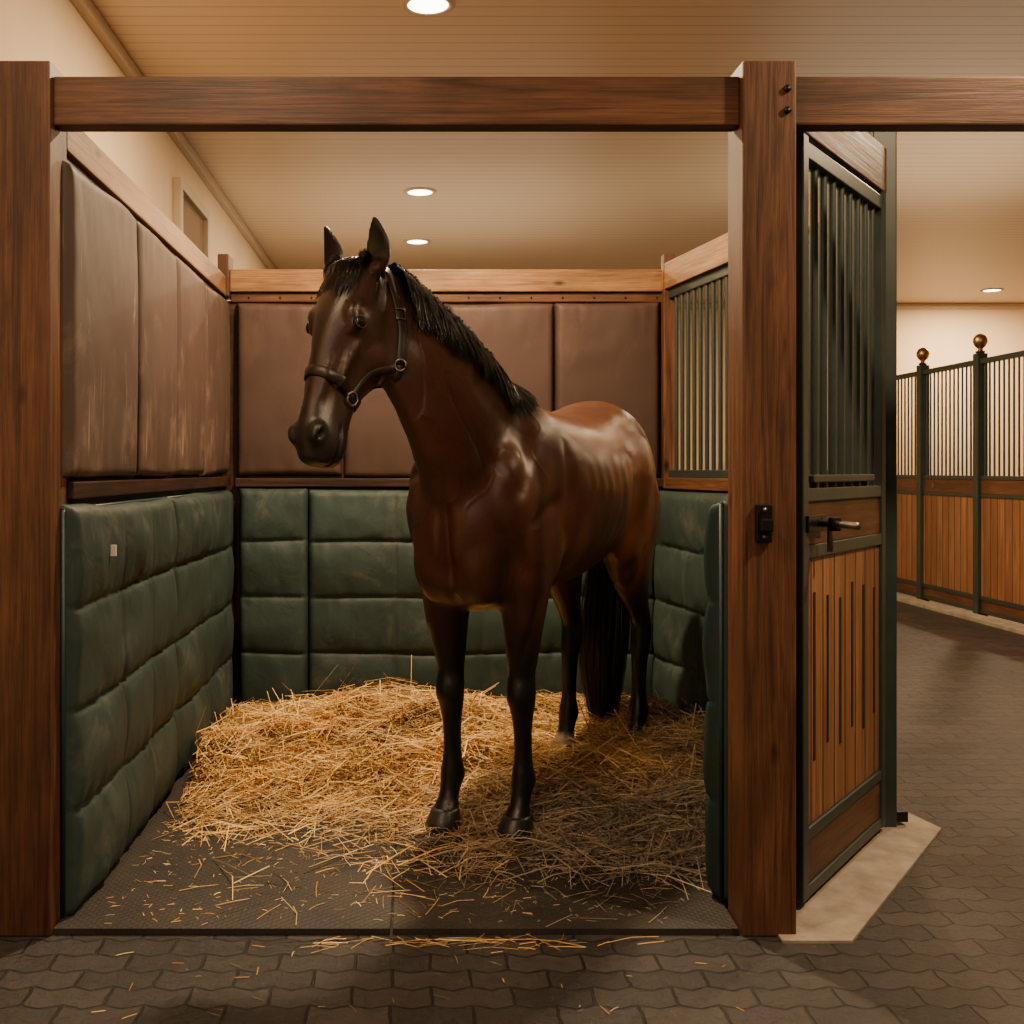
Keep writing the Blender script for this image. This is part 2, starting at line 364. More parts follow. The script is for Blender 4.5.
# ------------------------------------------------------------------ steel column + angled door
col=box("steel_post",1.655,1.745,3.98,4.07,0,2.62,greenSteel,.006,label="tall dark green square steel post at the stall corner",category="post")
DA=(1.115,3.235); DB=(1.665,3.955)
d=empty("stall_door",(1.4,3.6,.03),label="stall door with dark green steel frame, bars above and wooden planks below",category="door")
def dseg(name,t0,t1,z0,z1,th,mat,bev=.004,off=0,par=d,**k): return obox(name,lerp2(DA,DB,t0),lerp2(DA,DB,t1),th,z0,z1,mat,bev,off,parent=par,**k)
dseg("frame_stile",0,.055,.03,2.30,.055,greenSteel)
dseg("frame_stile",.945,1,.03,2.30,.055,greenSteel)
dseg("header_board",0,1,2.29,2.45,.06,woodX)
dseg("frame_rail",.05,.95,2.225,2.275,.05,greenSteel)
dseg("frame_rail",.05,.95,1.205,1.245,.05,greenSteel)
dseg("grille_sill",.12,.85,1.262,1.285,.05,greenSteel)
dseg("frame_rail",.05,.95,1.035,1.075,.05,greenSteel)
dseg("frame_rail",.05,.95,.20,.235,.05,greenSteel)
dseg("frame_rail",.05,.95,.03,.065,.05,greenSteel)
dseg("lock_board",.05,.95,1.075,1.205,.035,woodX)
dseg("plank_panel",.05,.95,.235,1.035,.03,planksM)
dseg("kick_board",.05,.95,.065,.20,.035,woodX)
for i in range(9):
    p=lerp2(DA,DB,.10+.80*i/8); lathe("bar",p,[(.013,1.24),(.013,2.23)],12,greenSteel,parent=d)
dd=(Vector((DB[0]-DA[0],DB[1]-DA[1],0))).normalized(); dn=Vector((dd.y,-dd.x,0))
DAv=Vector((DA[0],DA[1],0)); DL=(Vector((DB[0],DB[1],0))-DAv).length
for i in range(6):
    t=.14+.145*i; zc0=.42+.03*(i%2); zc1=.93-.02*(i%3)
    a=DAv+dd*(t*DL)+dn*.0165
    obox("routed_slot",(a.x,a.y),(a.x+dd.x*.017,a.y+dd.y*.017),.003,zc0,zc1,slotM,.001,parent=d)
lt=DAv+dd*.02+dn*.032
lo=obox("latch",(lt.x,lt.y),(lt.x+dd.x*.17,lt.y+dd.y*.17),.010,1.115,1.165,blackIron,.003,parent=d,label="steel slide bolt latch")
a=lt+dn*.016+Vector((0,0,1.14)); tube("latch_bolt",[a-dd*.085,a+dd*.13],.011,steelM,parent=lo)
for q in (.01,.10):
    obox("latch_guide",(lt.x+dd.x*q+dn.x*.016,lt.y+dd.y*q+dn.y*.016),(lt.x+dd.x*(q+.022)+dn.x*.016,lt.y+dd.y*(q+.022)+dn.y*.016),.032,1.12,1.16,blackIron,.004,parent=lo)
tube("latch_handle",[a+dd*.07,a+dd*.07+dn*.02,a+dd*.075+dn*.024+Vector((0,0,-.03)),a+dd*.075+dn*.024+Vector((0,0,-.085))],.009,steelM,parent=lo)
box("foot_bracket",1.74,1.79,3.99,4.05,.022,.06,blackIron,.004,parent=col)
def slab(name,poly,z0,z1,mat,**k):
    n=len(poly); vs=[(x,y,z0) for x,y in poly]+[(x,y,z1) for x,y in poly]
    fs=[tuple(range(n))[::-1],tuple(range(n,2*n))]+[(i,(i+1)%n,n+(i+1)%n,n+i) for i in range(n)]
    return mk(name,vs,fs,mat,**k)
slab("concrete_threshold",[(1.01,3.02),(1.20,3.02),(1.90,3.97),(1.84,4.25),(1.70,4.25),(1.01,3.28)],0.0,.008,concreteM,label="pale concrete threshold slab under the stall door",category="slab")
MK=dict(category="rubber mat",group="stall floor mats")
slab("rubber_mat",[(-1.01,3.075),(-.07,3.075),(-.07,5.95),(-1.01,5.95)],0.001,.018,matM,label="dusty dark rubber stall mat with diamond texture",**MK)
slab("rubber_mat",[(-.062,3.075),(.905,3.075),(.91,3.24),(1.53,4.08),(1.31,5.95),(-.062,5.95)],0.001,.018,matM,label="dark rubber stall mat beneath the horse and straw",**MK)

# ------------------------------------------------------------------ aisle stalls
XS=5.0; ys=[8.63,9.73,10.83,11.93,13.05]
for i,y in enumerate(ys):
    p=box("aisle_stall_post",XS-.045,XS+.045,y-.045,y+.045,0,2.33,greenSteel,.006,label="dark green square steel post with round brass finial",category="post",group="aisle stall posts")
    lathe("finial",(XS,y),[(.03,2.33),(.045,2.345),(.02,2.36),(.022,2.375),(.045,2.395),(.06,2.43),(.058,2.46),(.04,2.49),(.012,2.505)],20,brass,parent=p)
for y0,y1 in zip(ys[:-1],ys[1:]):
    a=y0+.046; b=y1-.046
    e=empty("aisle_stall_partition",(XS,(a+b)/2,0),label="aisle stall wall of wooden planks topped by thin green bars",category="stall wall",group="aisle stall walls")
    for z0,z1 in ((2.235,2.28),(1.215,1.25),(1.06,1.09),(.155,.19),(.04,.07)): obox("frame_rail",(XS,a),(XS,b),.05,z0,z1,greenSteel,.003,parent=e)
    obox("rail_board",(XS,a),(XS,b),.035,1.09,1.215,woodX,.003,parent=e)
    obox("plank_panel",(XS,a),(XS,b),.03,.19,1.06,planksM,.003,parent=e)
    obox("kick_board",(XS,a),(XS,b),.03,.07,.155,woodX,.003,parent=e)
    for i in range(13): lathe("bar",(XS,a+(b-a)*(i+.5)/13),[(.009,1.25),(.009,2.24)],8,greenSteel,parent=e)
    if y0==9.73: box("round_badge",XS-.024,XS-.018,10.55,10.60,1.13,1.18,steelM,.002,parent=e)
box("concrete_curb",4.78,4.95,6.5,13.15,0,.035,concreteM,.005,label="pale concrete curb along the aisle stalls",category="curb")

# ------------------------------------------------------------------ lamps
WARM=(1,.72,.43)
def lamp(x,y,power,fix=True,size=.17):
    if fix:
        e=empty("ceiling_light",(x,y,HC-.02),label="small round recessed warm ceiling downlight",category="ceiling light",group="recessed downlights")
        vs=[];fs=[];seg=32
        prof=[(.088,HC-.002),(.088,HC-.012),(.106,HC-.014),(.118,HC-.008),(.118,HC-.001)]
        for r,z in prof:
            for i in range(seg): an=2*math.pi*i/seg; vs.append((x+r*math.cos(an),y+r*math.sin(an),z))
        for j in range(len(prof)-1):
            for i in range(seg): i2=(i+1)%seg; fs.append((j*seg+i,j*seg+i2,(j+1)*seg+i2,(j+1)*seg+i))
        mk("light_trim",vs,fs,trimM,True,parent=e)
        lathe("light_lens",(x,y),[(.087,HC-.009),(.08,HC-.004)],32,lensM,parent=e)
    L=bpy.data.lights.new("downlight",'AREA'); L.shape='DISK'; L.size=size; L.energy=power; L.color=WARM
    o=bpy.data.objects.new("downlight",L); o.location=(x,y,HC-.03); COL.objects.link(o)
lamp(.056,4.71,165); lamp(.036,7.89,60); lamp(.02,9.6,50); lamp(6.4,12.2,140)
lamp(3.4,5.6,78); lamp(2.4,2.3,105); lamp(-.7,1.9,36); lamp(3.2,9.3,85,False)  # out-of-view lamps; front-left one added as fill, fixtureless one for far-wall glow
def area(loc,rot,size,power,color):
    L=bpy.data.lights.new("soft_fill",'AREA'); L.size=size; L.energy=power; L.color=color
    o=bpy.data.objects.new("soft_fill",L); o.location=loc; o.rotation_euler=rot; COL.objects.link(o)
area((-.9,-1.2,2.7),(math.radians(72),0,math.radians(-12)),.7,21,(1,.86,.72))  # added front fill from behind the camera, no fixture there
for x,y,pw_ in ((.2,8.5,17),(3.4,7.0,22),(.5,1.5,15),(4,2.5,17)):
    area((x,y,2.4),(math.pi,0,0),2.2,pw_,(1,.79,.56))  # added unseen uplights that brighten the ceiling
w=bpy.data.worlds.new("World"); scene.world=w; w.use_nodes=True
w.node_tree.nodes["Background"].inputs[0].default_value=(1,.80,.60,1); w.node_tree.nodes["Background"].inputs[1].default_value=.11

# ------------------------------------------------------------------ HORSE
FW=Vector((-.508,-.861,0)); LF=Vector((.861,-.508,0)); O=Vector((.23,3.9,0)); Z=Vector((0,0,1))
def H(f,s,u): return O+FW*f+LF*s+Z*u
def cat(P,t):
    n=len(P)-1; i=min(int(t),n-1); x=t-i
    p0=P[max(i-1,0)];p1=P[i];p2=P[i+1];p3=P[min(i+2,n)]
    return .5*((2*p1)+(-p0+p2)*x+(2*p0-5*p1+4*p2-p3)*x*x+(-p0+3*p1-3*p2+p3)*x**3)
BV=[];BF=[]
def loft(secs,sub=4,seg=28,pw=1.0,egg=0):
    arr=np.array([list(c)+list(a)+list(b) for c,a,b in secs]); base=len(BV)
    N=(len(secs)-1)*sub
    for i in range(N+1):
        q=cat(arr,i/sub); c,a,b=Vector(q[:3]),Vector(q[3:6]),Vector(q[6:9])
        for k in range(seg):
            an=2*math.pi*k/seg; ca,sa=math.cos(an),math.sin(an)
            ca=math.copysign(abs(ca)**pw,ca); sa=math.copysign(abs(sa)**pw,sa)
            BV.append(c+a*(ca*(1+egg*sa))+b*sa)
    for i in range(N):
        for k in range(seg):
            k2=(k+1)%seg; BF.append((base+i*seg+k,base+i*seg+k2,base+(i+1)*seg+k2,base+(i+1)*seg+k))
    BF.append(tuple(base+k for k in range(seg))[::-1]); BF.append(tuple(base+N*seg+k for k in range(seg)))
def blob(c,ax,bx_,cx_):
    base=len(BV); nu,nv=20,12
    for j in range(1,nv):
        ph=math.pi*j/nv
        for i in range(nu):
            th=2*math.pi*i/nu; BV.append(c+ax*(math.sin(ph)*math.cos(th))+bx_*(math.sin(ph)*math.sin(th))+cx_*math.cos(ph))
    BV.append(c+cx_); BV.append(c-cx_); t=len(BV)-2
    for j in range(nv-2):
        for i in range(nu):
            i2=(i+1)%nu; BF.append((base+j*nu+i,base+j*nu+i2,base+(j+1)*nu+i2,base+(j+1)*nu+i))
    for i in range(nu):
        i2=(i+1)%nu; BF.append((t,base+i2,base+i)); BF.append((t+1,base+(nv-2)*nu+i,base+(nv-2)*nu+i2))
T=[(.255,1.12,.09,.08),(.21,1.12,.18,.155),(.12,1.14,.27,.21),(0,1.19,.34,.235),(-.12,1.225,.372,.25),(-.3,1.20,.355,.285),(-.5,1.185,.345,.305),(-.7,1.205,.33,.305),(-.9,1.25,.325,.28),(-1.08,1.285,.32,.27),(-1.24,1.26,.285,.235),(-1.36,1.20,.22,.165),(-1.43,1.17,.11,.07)]
loft([(H(f,0,u),LF*w_,Z*h_) for f,u,h_,w_ in T],5,36,.95)
Nk=[(-.12,0,1.20,.31,.19),(.055,0,1.37,.285,.160),(.165,-.02,1.515,.250,.135),(.26,-.065,1.645,.212,.115),(.345,-.12,1.755,.175,.102),(.415,-.165,1.845,.142,.092),(.46,-.195,1.905,.11,.085)]
cs=[H(f,s,u) for f,s,u,_,_ in Nk]; neck=[];crest=[]
hh=Vector((-.64,-.768,0)); wv=Vector((.768,-.64,0))
for i,(f,s,u,hd,hw) in enumerate(Nk):
    t=(cs[min(i+1,len(cs)-1)]-cs[max(i-1,0)]).normalized()
    side=(LF*(1-i/12)+wv*(i/12)).normalized()
    up=side.cross(t).normalized()
    if up.z<0: up=-up
    sd=t.cross(up).normalized()
    neck.append((cs[i],sd*hw,up*hd)); crest.append((cs[i],up,hd,sd,hw,t))
loft(neck,6,32,.95)
# head
KA,KN,KW=.98,1.06,1.06
phi=math.radians(19)
av=(hh*math.sin(phi)-Z*math.cos(phi)).normalized(); nv_=(hh*math.cos(phi)+Z*math.sin(phi)).normalized()
H0=H(.50,-.203,1.920)
HS=[(-.055,.015,.055,.055),(-.02,.052,.09,.086),(.04,.075,.12,.102),(.10,.088,.135,.108),(.17,.090,.146,.106),(.24,.086,.148,.090),(.30,.080,.132,.072),(.36,.074,.108,.061),(.43,.068,.090,.055),(.50,.066,.086,.058),(.555,.062,.086,.065),(.605,.046,.074,.060),(.640,.018,.042,.036)]
def HP(t,n,w): return H0+av*t*KA+nv_*n*KN+wv*w*KW
def hb(t,n,w,a,b,c): blob(HP(t,n,w),av*a*KA,nv_*b*KN,wv*c*KW)
loft([(HP(t,fr-hd,0),wv*hw*KW,nv_*hd*KN) for t,fr,hd,hw in HS],4,32,.88,-.10)
for sg in (1,-1):
    hb(.180,.026,sg*.080,.040,.030,.026)
    hb(.150,.054,sg*.072,.036,.016,.028)
    hb(.215,-.10,sg*.058,.095,.092,.044)
    hb(.29,.010,sg*.062,.11,.014,.020)
    hb(.30,.045,sg*.030,.16,.018,.020)
    hb(.56,.036,sg*.046,.040,.028,.026)
hb(.595,-.080,0,.040,.030,.042)
hb(.620,-.015,0,.03,.050,.050)
for sg in (1,-1):
    w0,tw=(.084,-.008) if sg>0 else (-.106,-.024)
    base=HP(-.026,-.005,w0); tip=base+Z*.172+wv*tw+hh*.005
    if sg<0: blob(HP(.0,.0,-.074),av*.055,nv_*.045,wv*.045)
    ax=(tip-base); secs=[(0,.032),(.12,.039),(.3,.045),(.5,.042),(.7,.032),(.88,.019),(1,.007)]
    openn=(hh*.9+wv*(sg*.15)).normalized(); sdv=ax.cross(openn).normalized(); b0=len(BV); seg=24; sub=4
    arr=np.array(secs)
    NN_=(len(secs)-1)*sub
    for i in range(NN_+1):
        q,r=cat(arr,i/sub)
        c=base+ax*q+openn*(-.012*math.sin(q*math.pi))
        for k in range(seg):
            an=2*math.pi*k/seg; x=math.cos(an)*r; y=math.sin(an)*r*.85
            if y>0: y=-y*.22+(.009)
            BV.append(c+sdv*x+openn*y)
    for i in range(NN_):
        for k in range(seg):
            k2=(k+1)%seg; BF.append((b0+i*seg+k,b0+i*seg+k2,b0+(i+1)*seg+k2,b0+(i+1)*seg+k))
    BF.append(tuple(b0+k for k in range(seg))[::-1]); BF.append(tuple(b0+NN_*seg+k for k in range(seg)))
    blob(base+ax*.02,sdv*.034,openn*.028,ax.normalized()*.03)
hoofs=[(.019,-.13,0,'f'),(-.028,.13,0,'f'),(-1.065,-.125,.015,'h'),(-1.25,.135,.015,'h')]
blob(H(.03,0,.93),FW*.20,LF*.15,Z*.13)
for f0,s0,z0,kd in hoofs:
    sg=1 if s0>0 else -1
    if kd=='f':
        h=f0-.05
        L=[(1.34,-.03,.12,.12,.06),(1.20,.03,.14,.15,.075),(1.06,.05,.148,.15,.090),(.94,.03,.145,.138,.096),(.84,.015,.142,.112,.084),(.74,.01,.138,.086,.069),(.64,.008,.133,.065,.056),(.575,.008,.13,.052,.048),(.535,.013,.13,.053,.052),(.49,.014,.13,.053,.053),(.445,.003,.13,.043,.043),(.37,-.002,.13,.037,.033),(.28,-.004,.13,.037,.033),(.235,-.005,.13,.044,.039),(.195,-.007,.13,.051,.045),(.155,.010,.13,.040,.038),(.12,.026,.13,.038,.038),(.085,.042,.13,.048,.047),(.06,.05,.13,.050,.050)]
        loft([(H(h+df,sg*ss,z),FW*rf,LF*rs) for z,df,ss,rf,rs in L],3,20)
        blob(H(.07,sg*.148,1.18),FW*.125,LF*.098,Z*.22)
        blob(H(-.12,sg*.170,1.04),FW*.13,LF*.087,Z*.18)
        blob(H(.140,sg*.088,1.00),FW*.10,LF*.090,Z*.17)
        blob(H(h+.04,sg*.163,.83),FW*.066,LF*.055,Z*.14)
    else:
        h=f0; 
        L=[(1.36,.06,.11,.17,.10),(1.22,.04,.14,.235,.13),(1.08,.05,.152,.235,.125),(.96,.07,.155,.20,.108),(.85,.055,.15,.15,.088),(.75,.01,.142,.105,.067),(.67,-.045,.137,.076,.050),(.605,-.084,.133,.063,.043),(.555,-.088,.13,.064,.046),(.50,-.072,.13,.052,.043),(.44,-.062,.13,.043,.037),(.36,-.057,.13,.037,.033),(.28,-.053,.13,.037,.033),(.235,-.05,.13,.044,.039),(.195,-.048,.13,.051,.044),(.155,-.03,.13,.040,.038),(.12,-.012,.13,.038,.038),(.085,.004,.13,.048,.047),(.06,.01,.13,.050,.050)]
        out=[]
        for z,df,ss,rf,rs in L:
            k=max(0,min(1,(z-.6)/.55)); hb_=h*(1-k)+(-1.16)*k
            out.append((H(hb_+df,s0*(1-k)+sg*ss*k,z+z0*(1-k)),FW*rf,LF*rs))
        loft(out,3,22)
        blob(H(-1.02,sg*.165,1.25),FW*.20,LF*.12,Z*.20)
        blob(H(-.97+(h+1.16)*.4,sg*.165,1.00),FW*.10,LF*.085,Z*.12)
me=bpy.data.meshes.new("tmp"); me.from_pydata([tuple(v) for v in BV],[],BF); me.update()
bm=bmesh.new(); bm.from_mesh(me); bmesh.ops.recalc_face_normals(bm,faces=bm.faces); bm.to_mesh(me); bm.free()
tmp=bpy.data.objects.new("tmp",me); COL.objects.link(tmp)
rm=tmp.modifiers.new("r",'REMESH'); rm.mode='VOXEL'; rm.voxel_size=.006
dg=bpy.context.evaluated_depsgraph_get(); bme=bpy.data.meshes.new_from_object(tmp.evaluated_get(dg))
bpy.data.objects.remove(tmp)
nvt=len(bme.vertices); P=np.empty(nvt*3); bme.vertices.foreach_get("co",P); P=P.reshape(-1,3)
E=np.empty(len(bme.edges)*2,dtype=np.int64); bme.edges.foreach_get("vertices",E); E=E.reshape(-1,2)
deg=np.bincount(E.ravel(),minlength=nvt).astype(float)[:,None]
def nbr(Q):
    S=np.zeros_like(Q)
    for c in range(Q.shape[1]): S[:,c]=np.bincount(E[:,0],Q[E[:,1],c],nvt)+np.bincount(E[:,1],Q[E[:,0],c],nvt)
    return S/deg
def sstep(x,a,b): t=np.clip((x-a)/(b-a),0,1); return t*t*(3-2*t)
def loc(P):
    D=P-np.array(O); return D@np.array(FW),D@np.array(LF),P[:,2]
def hloc(P):
    D=(P-np.array(H0)); return D@np.array(av)/KA,D@np.array(nv_)/KN,D@np.array(wv)/KW
f,s,u=loc(P); ht,hn,hw_=hloc(P)
ishead=(u>1.25)&(ht<.70)&(hn>-.25)&(f>.40)&(np.abs(hw_)<.2)
headsoft=sstep(hn,-.26,-.14)*sstep(ht,-.10,.05)*ishead
wbody=sstep(u,.60,.85)*(1-headsoft); wbody[(ht<.0)&ishead]=0
ear=(ht<-.055)&ishead
for it in range(74):
    w_=wbody*.6
    if it<7: w_=np.maximum(w_,.45)
    elif it<12: w_=np.where(ishead,np.maximum(w_,.35),w_)
    w_=np.where(ear,.4 if it<9 else 0,w_)
    P=P+(nbr(P)-P)*np.reshape(w_,(-1,1))
f,s,u=loc(P); ht,hn,hw_=hloc(P)
bme.vertices.foreach_set("co",P.ravel()); bme.update()
Nn=np.empty(nvt*3); bme.vertices.foreach_get("normal",Nn); Nn=Nn.reshape(-1,3)
disp=np.zeros(nvt)
sh=sstep(f,-.98,-.82)*sstep(-f,.24,.40)*sstep(u,.95,1.08)*sstep(-u,-1.38,-1.18)
disp+=sh*.0019*np.sin((f+.25*(u-1.2)+.012*np.sin(u*17))*2*np.pi/.075)
def dent(c,rad,depth):
    global disp
    d=((f-c[0])/rad[0])**2+((np.abs(s)-c[1])/rad[1])**2+((u-c[2])/rad[2])**2; disp-=depth*np.exp(-d)
dent((-.86,.26,1.12),(.08,.15,.13),.018); dent((.24,0,1.04),(.14,.022,.17),.026); dent((.26,0,1.27),(.10,.05,.05),.015)
def groove(a,b,width,depth,smin=.06):
    global disp
    ax_,au=b[0]-a[0],b[1]-a[1]; L2=ax_**2+au**2
    t=np.clip(((f-a[0])*ax_+(u-a[1])*au)/L2,0,1); dd_=np.hypot(f-a[0]-t*ax_,u-a[1]-t*au)
    fade=np.minimum(1,np.minimum(t,1-t)*5+.15)
    disp-=depth*np.exp(-(dd_/width)**2)*fade*sstep(np.abs(s),smin,smin+.05)*(~ishead)
groove((-.04,1.48),(.17,1.18),.034,.013); groove((-.22,1.42),(-.19,1.02),.034,.013); groove((.10,1.10),(-.14,1.20),.026,.009)
groove((-.84,1.0),(-.93,1.30),.035,.012); groove((-1.24,1.42),(-1.22,.92),.022,.009)
groove((.34,1.60),(.16,1.26),.020,.014,.03); groove((-1.05,1.0),(-1.1,.72),.02,.009); groove((-.02,.88),(-.01,.62),.014,.008,.13)
groove((.22,1.62),(.02,1.42),.05,.009,.03); groove((.20,1.12),(.02,.92),.022,.007)
lf=np.array([noise.noise(Vector((a*5,b*5,c*5)))+.5*noise.noise(Vector((a*11,b*11,c*11+7))) for a,b,c in P]) 
disp+=lf*.0048*sstep(u,.75,1.0)*(~ishead)
vn=np.array([noise.noise(Vector((a*7+3,b*7,c*4.5+1))) for a,b,c in P])
disp+=.0015*np.exp(-(vn/.022)**2)*sstep(u,.66,.75)*sstep(f,-.4,-.1)*(~ishead)
for f0,s0,z0,kd in hoofs:
    hc=f0-.052 if kd=='f' else f0-.055
    zone=sstep(u,.24,.28)*sstep(-u,-.45,-.41)*(np.abs(s-s0)<.07)*(np.abs(f-hc)<.08)
    disp-=zone*.006*np.exp(-((f-hc+.008)/.007)**2)
nost=np.zeros(nvt)
for sg in (1,-1):
    d=((ht-.565-.35*(hn-.034))/.022)**2+((hn-.036)/.014)**2+((hw_-sg*.072)/.032)**2
    nost+=np.exp(-d)
mouth=np.exp(-((hn+.048-.10*(.60-ht))/.005)**2)*sstep(ht,.49,.53)*(ht<.70)*ishead
disp-=nost*.024*ishead; disp-=mouth*.010
disp+=ishead*.008*np.exp(-((hn-.002+.10*(ht-.2))/.012)**2)*sstep(ht,.21,.26)*sstep(-ht,-.42,-.36)*(np.abs(hw_)>.03)
d=((ht-.12)/.028)**2+((hn-.016)/.018)**2+((np.abs(hw_)-.10)/.05)**2; disp-=.005*np.exp(-d)*ishead
d=((ht-.37)/.09)**2+((hn+.025)/.032)**2+((np.abs(hw_)-.07)/.04)**2; disp-=.009*np.exp(-d)*ishead
d=((ht-.43)/.06)**2+((hn-.028)/.016)**2+((np.abs(hw_)-.055)/.04)**2; disp-=.006*np.exp(-d)*ishead
P=P+Nn*disp[:,None]
bay=np.array([.130,.042,.0145]); blk=np.array([.0068,.0062,.006]); neckc=np.array([.070,.0235,.0105]); face=np.array([.050,.0225,.0135])
C=np.tile(bay,(nvt,1))
k=sstep(f,-.50,.10)[:,None]; C=C*(1-k)+neckc*k
k=(.8*sstep(u,1.36,1.56)*sstep(-f,.2,.5))[:,None]; C=C*(1-k)+np.array([.050,.0215,.0115])*k  # darker topline, deepened in the colour to offset the lamp overhead
k=(.6*sstep(-f,.95,1.3)*sstep(-u,-1.2,-.9))[:,None]; C=C*(1-k)+np.array([.035,.014,.008])*k
k=sstep(-u,-.93,-.58)[:,None]; C=C*(1-k)+blk*k
hd_=(ishead).astype(float); kk=headsoft[:,None]; C=C*(1-kk)+face*kk
k=(hd_*sstep(ht,.40,.55))[:,None]; C=C*(1-k)+np.array([.021,.018,.017])*k
k=(hd_*np.exp(-((hw_)/.035)**2)*sstep(hn,.0,.05)*sstep(ht,.1,.2))[:,None]*.5; C=C*(1-k)+np.array([.016,.011,.009])*k
k=(hd_*sstep(-ht,.03,.07))[:,None]; C=C*(1-k)+np.array([.010,.008,.007])*k
k=np.clip(nost*1.3+mouth,0,1)[:,None]*hd_[:,None]; C=C*(1-k)+np.array([.002,.002,.002])*k
d=((ht-.180)/.028)**2+((hn-.028)/.020)**2; k=(.35*np.exp(-d)*hd_)[:,None]; C=C*(1-k)+np.array([.012,.008,.006])*k
k=((f<-.9)&(f>-1.15)&(s<0)).astype(float)*sstep(-u,-.15,-.12)*.8; k=k[:,None]; C=C*(1-k)+np.array([.30,.22,.17])*k
hroot=np.array(H(-.6,0,0)); bme.vertices.foreach_set("co",(P-hroot).ravel()); bme.update()
ca=bme.color_attributes.new("Col",'FLOAT_COLOR','POINT'); ca.data.foreach_set("color",np.hstack([C,np.ones((nvt,1))]).ravel())
bme.polygons.foreach_set("use_smooth",[True]*len(bme.polygons)); bme.materials.clear(); bme.materials.append(coatM)
horse=empty("horse",tuple(hroot),label="glossy bay horse with black legs and mane standing in straw",category="horse")
body=bpy.data.objects.new("body",bme); body.location=tuple(hroot); setup(body,parent=horse)
polys=[tuple(p.vertices) for p in bme.polygons]
bvh=BVHTree.FromPolygons([Vector(p) for p in P],polys)
def surf(p,off):
    q,n,_,_=bvh.find_nearest(p); 
    return q+n*off,n
for hi_,(f0,s0,z0,kd) in enumerate(hoofs):
    vs=[];fs=[];seg=28
    for (z,df,r) in ((z0+.0185,.020,.064),(z0+.0225,.020,.067),(z0+.055,.008,.058),(z0+.082,-.002,.051),(z0+.09,-.003,.046)):
        for k in range(seg):
            an=2*math.pi*k/seg; x=math.cos(an)*r*1.08; y=math.sin(an)*r
            if x<-.6*r: x=-.6*r+(x+.6*r)*.3
            vs.append(H(f0+df+x,s0+y,z))
    for j in range(4):
        for k in range(seg): k2=(k+1)%seg; fs.append((j*seg+k,j*seg+k2,(j+1)*seg+k2,(j+1)*seg+k))
    fs.append(tuple(range(seg))[::-1]); fs.append(tuple(4*seg+k for k in range(seg)))
    o=mk("hoof",vs,fs,paleHoof if hi_==2 else hoofM,True,parent=horse); fixnormals(o)
    if hi_==2: o["label"]="pale hoof"
for sg in (1,-1):
    q,n=surf(HP(.180,.034,sg*.15),-.0092)
    bm=bmesh.new(); bmesh.ops.create_uvsphere(bm,u_segments=28,v_segments=18,radius=.0232)
    for v in bm.verts: v.co+=q
    vs=[tuple(v.co) for v in bm.verts]; fs=[tuple(x.index for x in f_.verts) for f_ in bm.faces]; bm.free()
    mk("eye",vs,fs,eyeM,True,parent=horse)
    t1=(av-n*av.dot(n)).normalized(); t2=n.cross(t1).normalized()
    lids=[]
    for k in range(28):
        an=2*math.pi*k/28; a0=math.radians(50+12*abs(math.sin(an))**2)
        dirr=(t1*math.cos(an)+t2*math.sin(an)).normalized()
        lids.append(q+(n*math.cos(a0)+dirr*math.sin(a0))*.0233)
    tube("eyelid",lids,.0026,lidM,8,True,parent=horse)
def strands(name,roots,mat,parent,extra=None):
    vs=[];fs=[]
    for pts,wd,nr in roots:
        b=len(vs); n=len(pts)
        for i,p in enumerate(pts):
            t=(pts[min(i+1,n-1)]-pts[max(i-1,0)]).normalized(); sdd=t.cross(nr[i] if isinstance(nr,list) else nr)
            if sdd.length<1e-4: sdd=Vector((1,0,0))
            sdd.normalize(); w_=wd*(1 if i<n-2 else (.7 if i==n-2 else .15))
            vs.append(p-sdd*w_/2); vs.append(p+sdd*w_/2)
        for i in range(n-1): fs.append((b+2*i,b+2*i+1,b+2*i+3,b+2*i+2))
    if extra:
        b=len(vs); vs+=extra[0]; fs+=[tuple(x+b for x in ff) for ff in extra[1]]
    return mk(name,vs,fs,mat,True,parent=parent)
def crestpt(t,lat):
    i=min(int(t),len(crest)-2); x=t-i
    c=crest[i][0].lerp(crest[i+1][0],x); up=crest[i][1].lerp(crest[i+1][1],x); hd=crest[i][2]*(1-x)+crest[i+1][2]*x; sd=crest[i][3].lerp(crest[i+1][3],x)
    tt=crest[i][5].lerp(crest[i+1][5],x)
    return c+up*hd+sd*lat,up,sd,tt
SD=crest[4][3]; sgn=1 if SD.dot(LF)>0 else -1
rts=[]
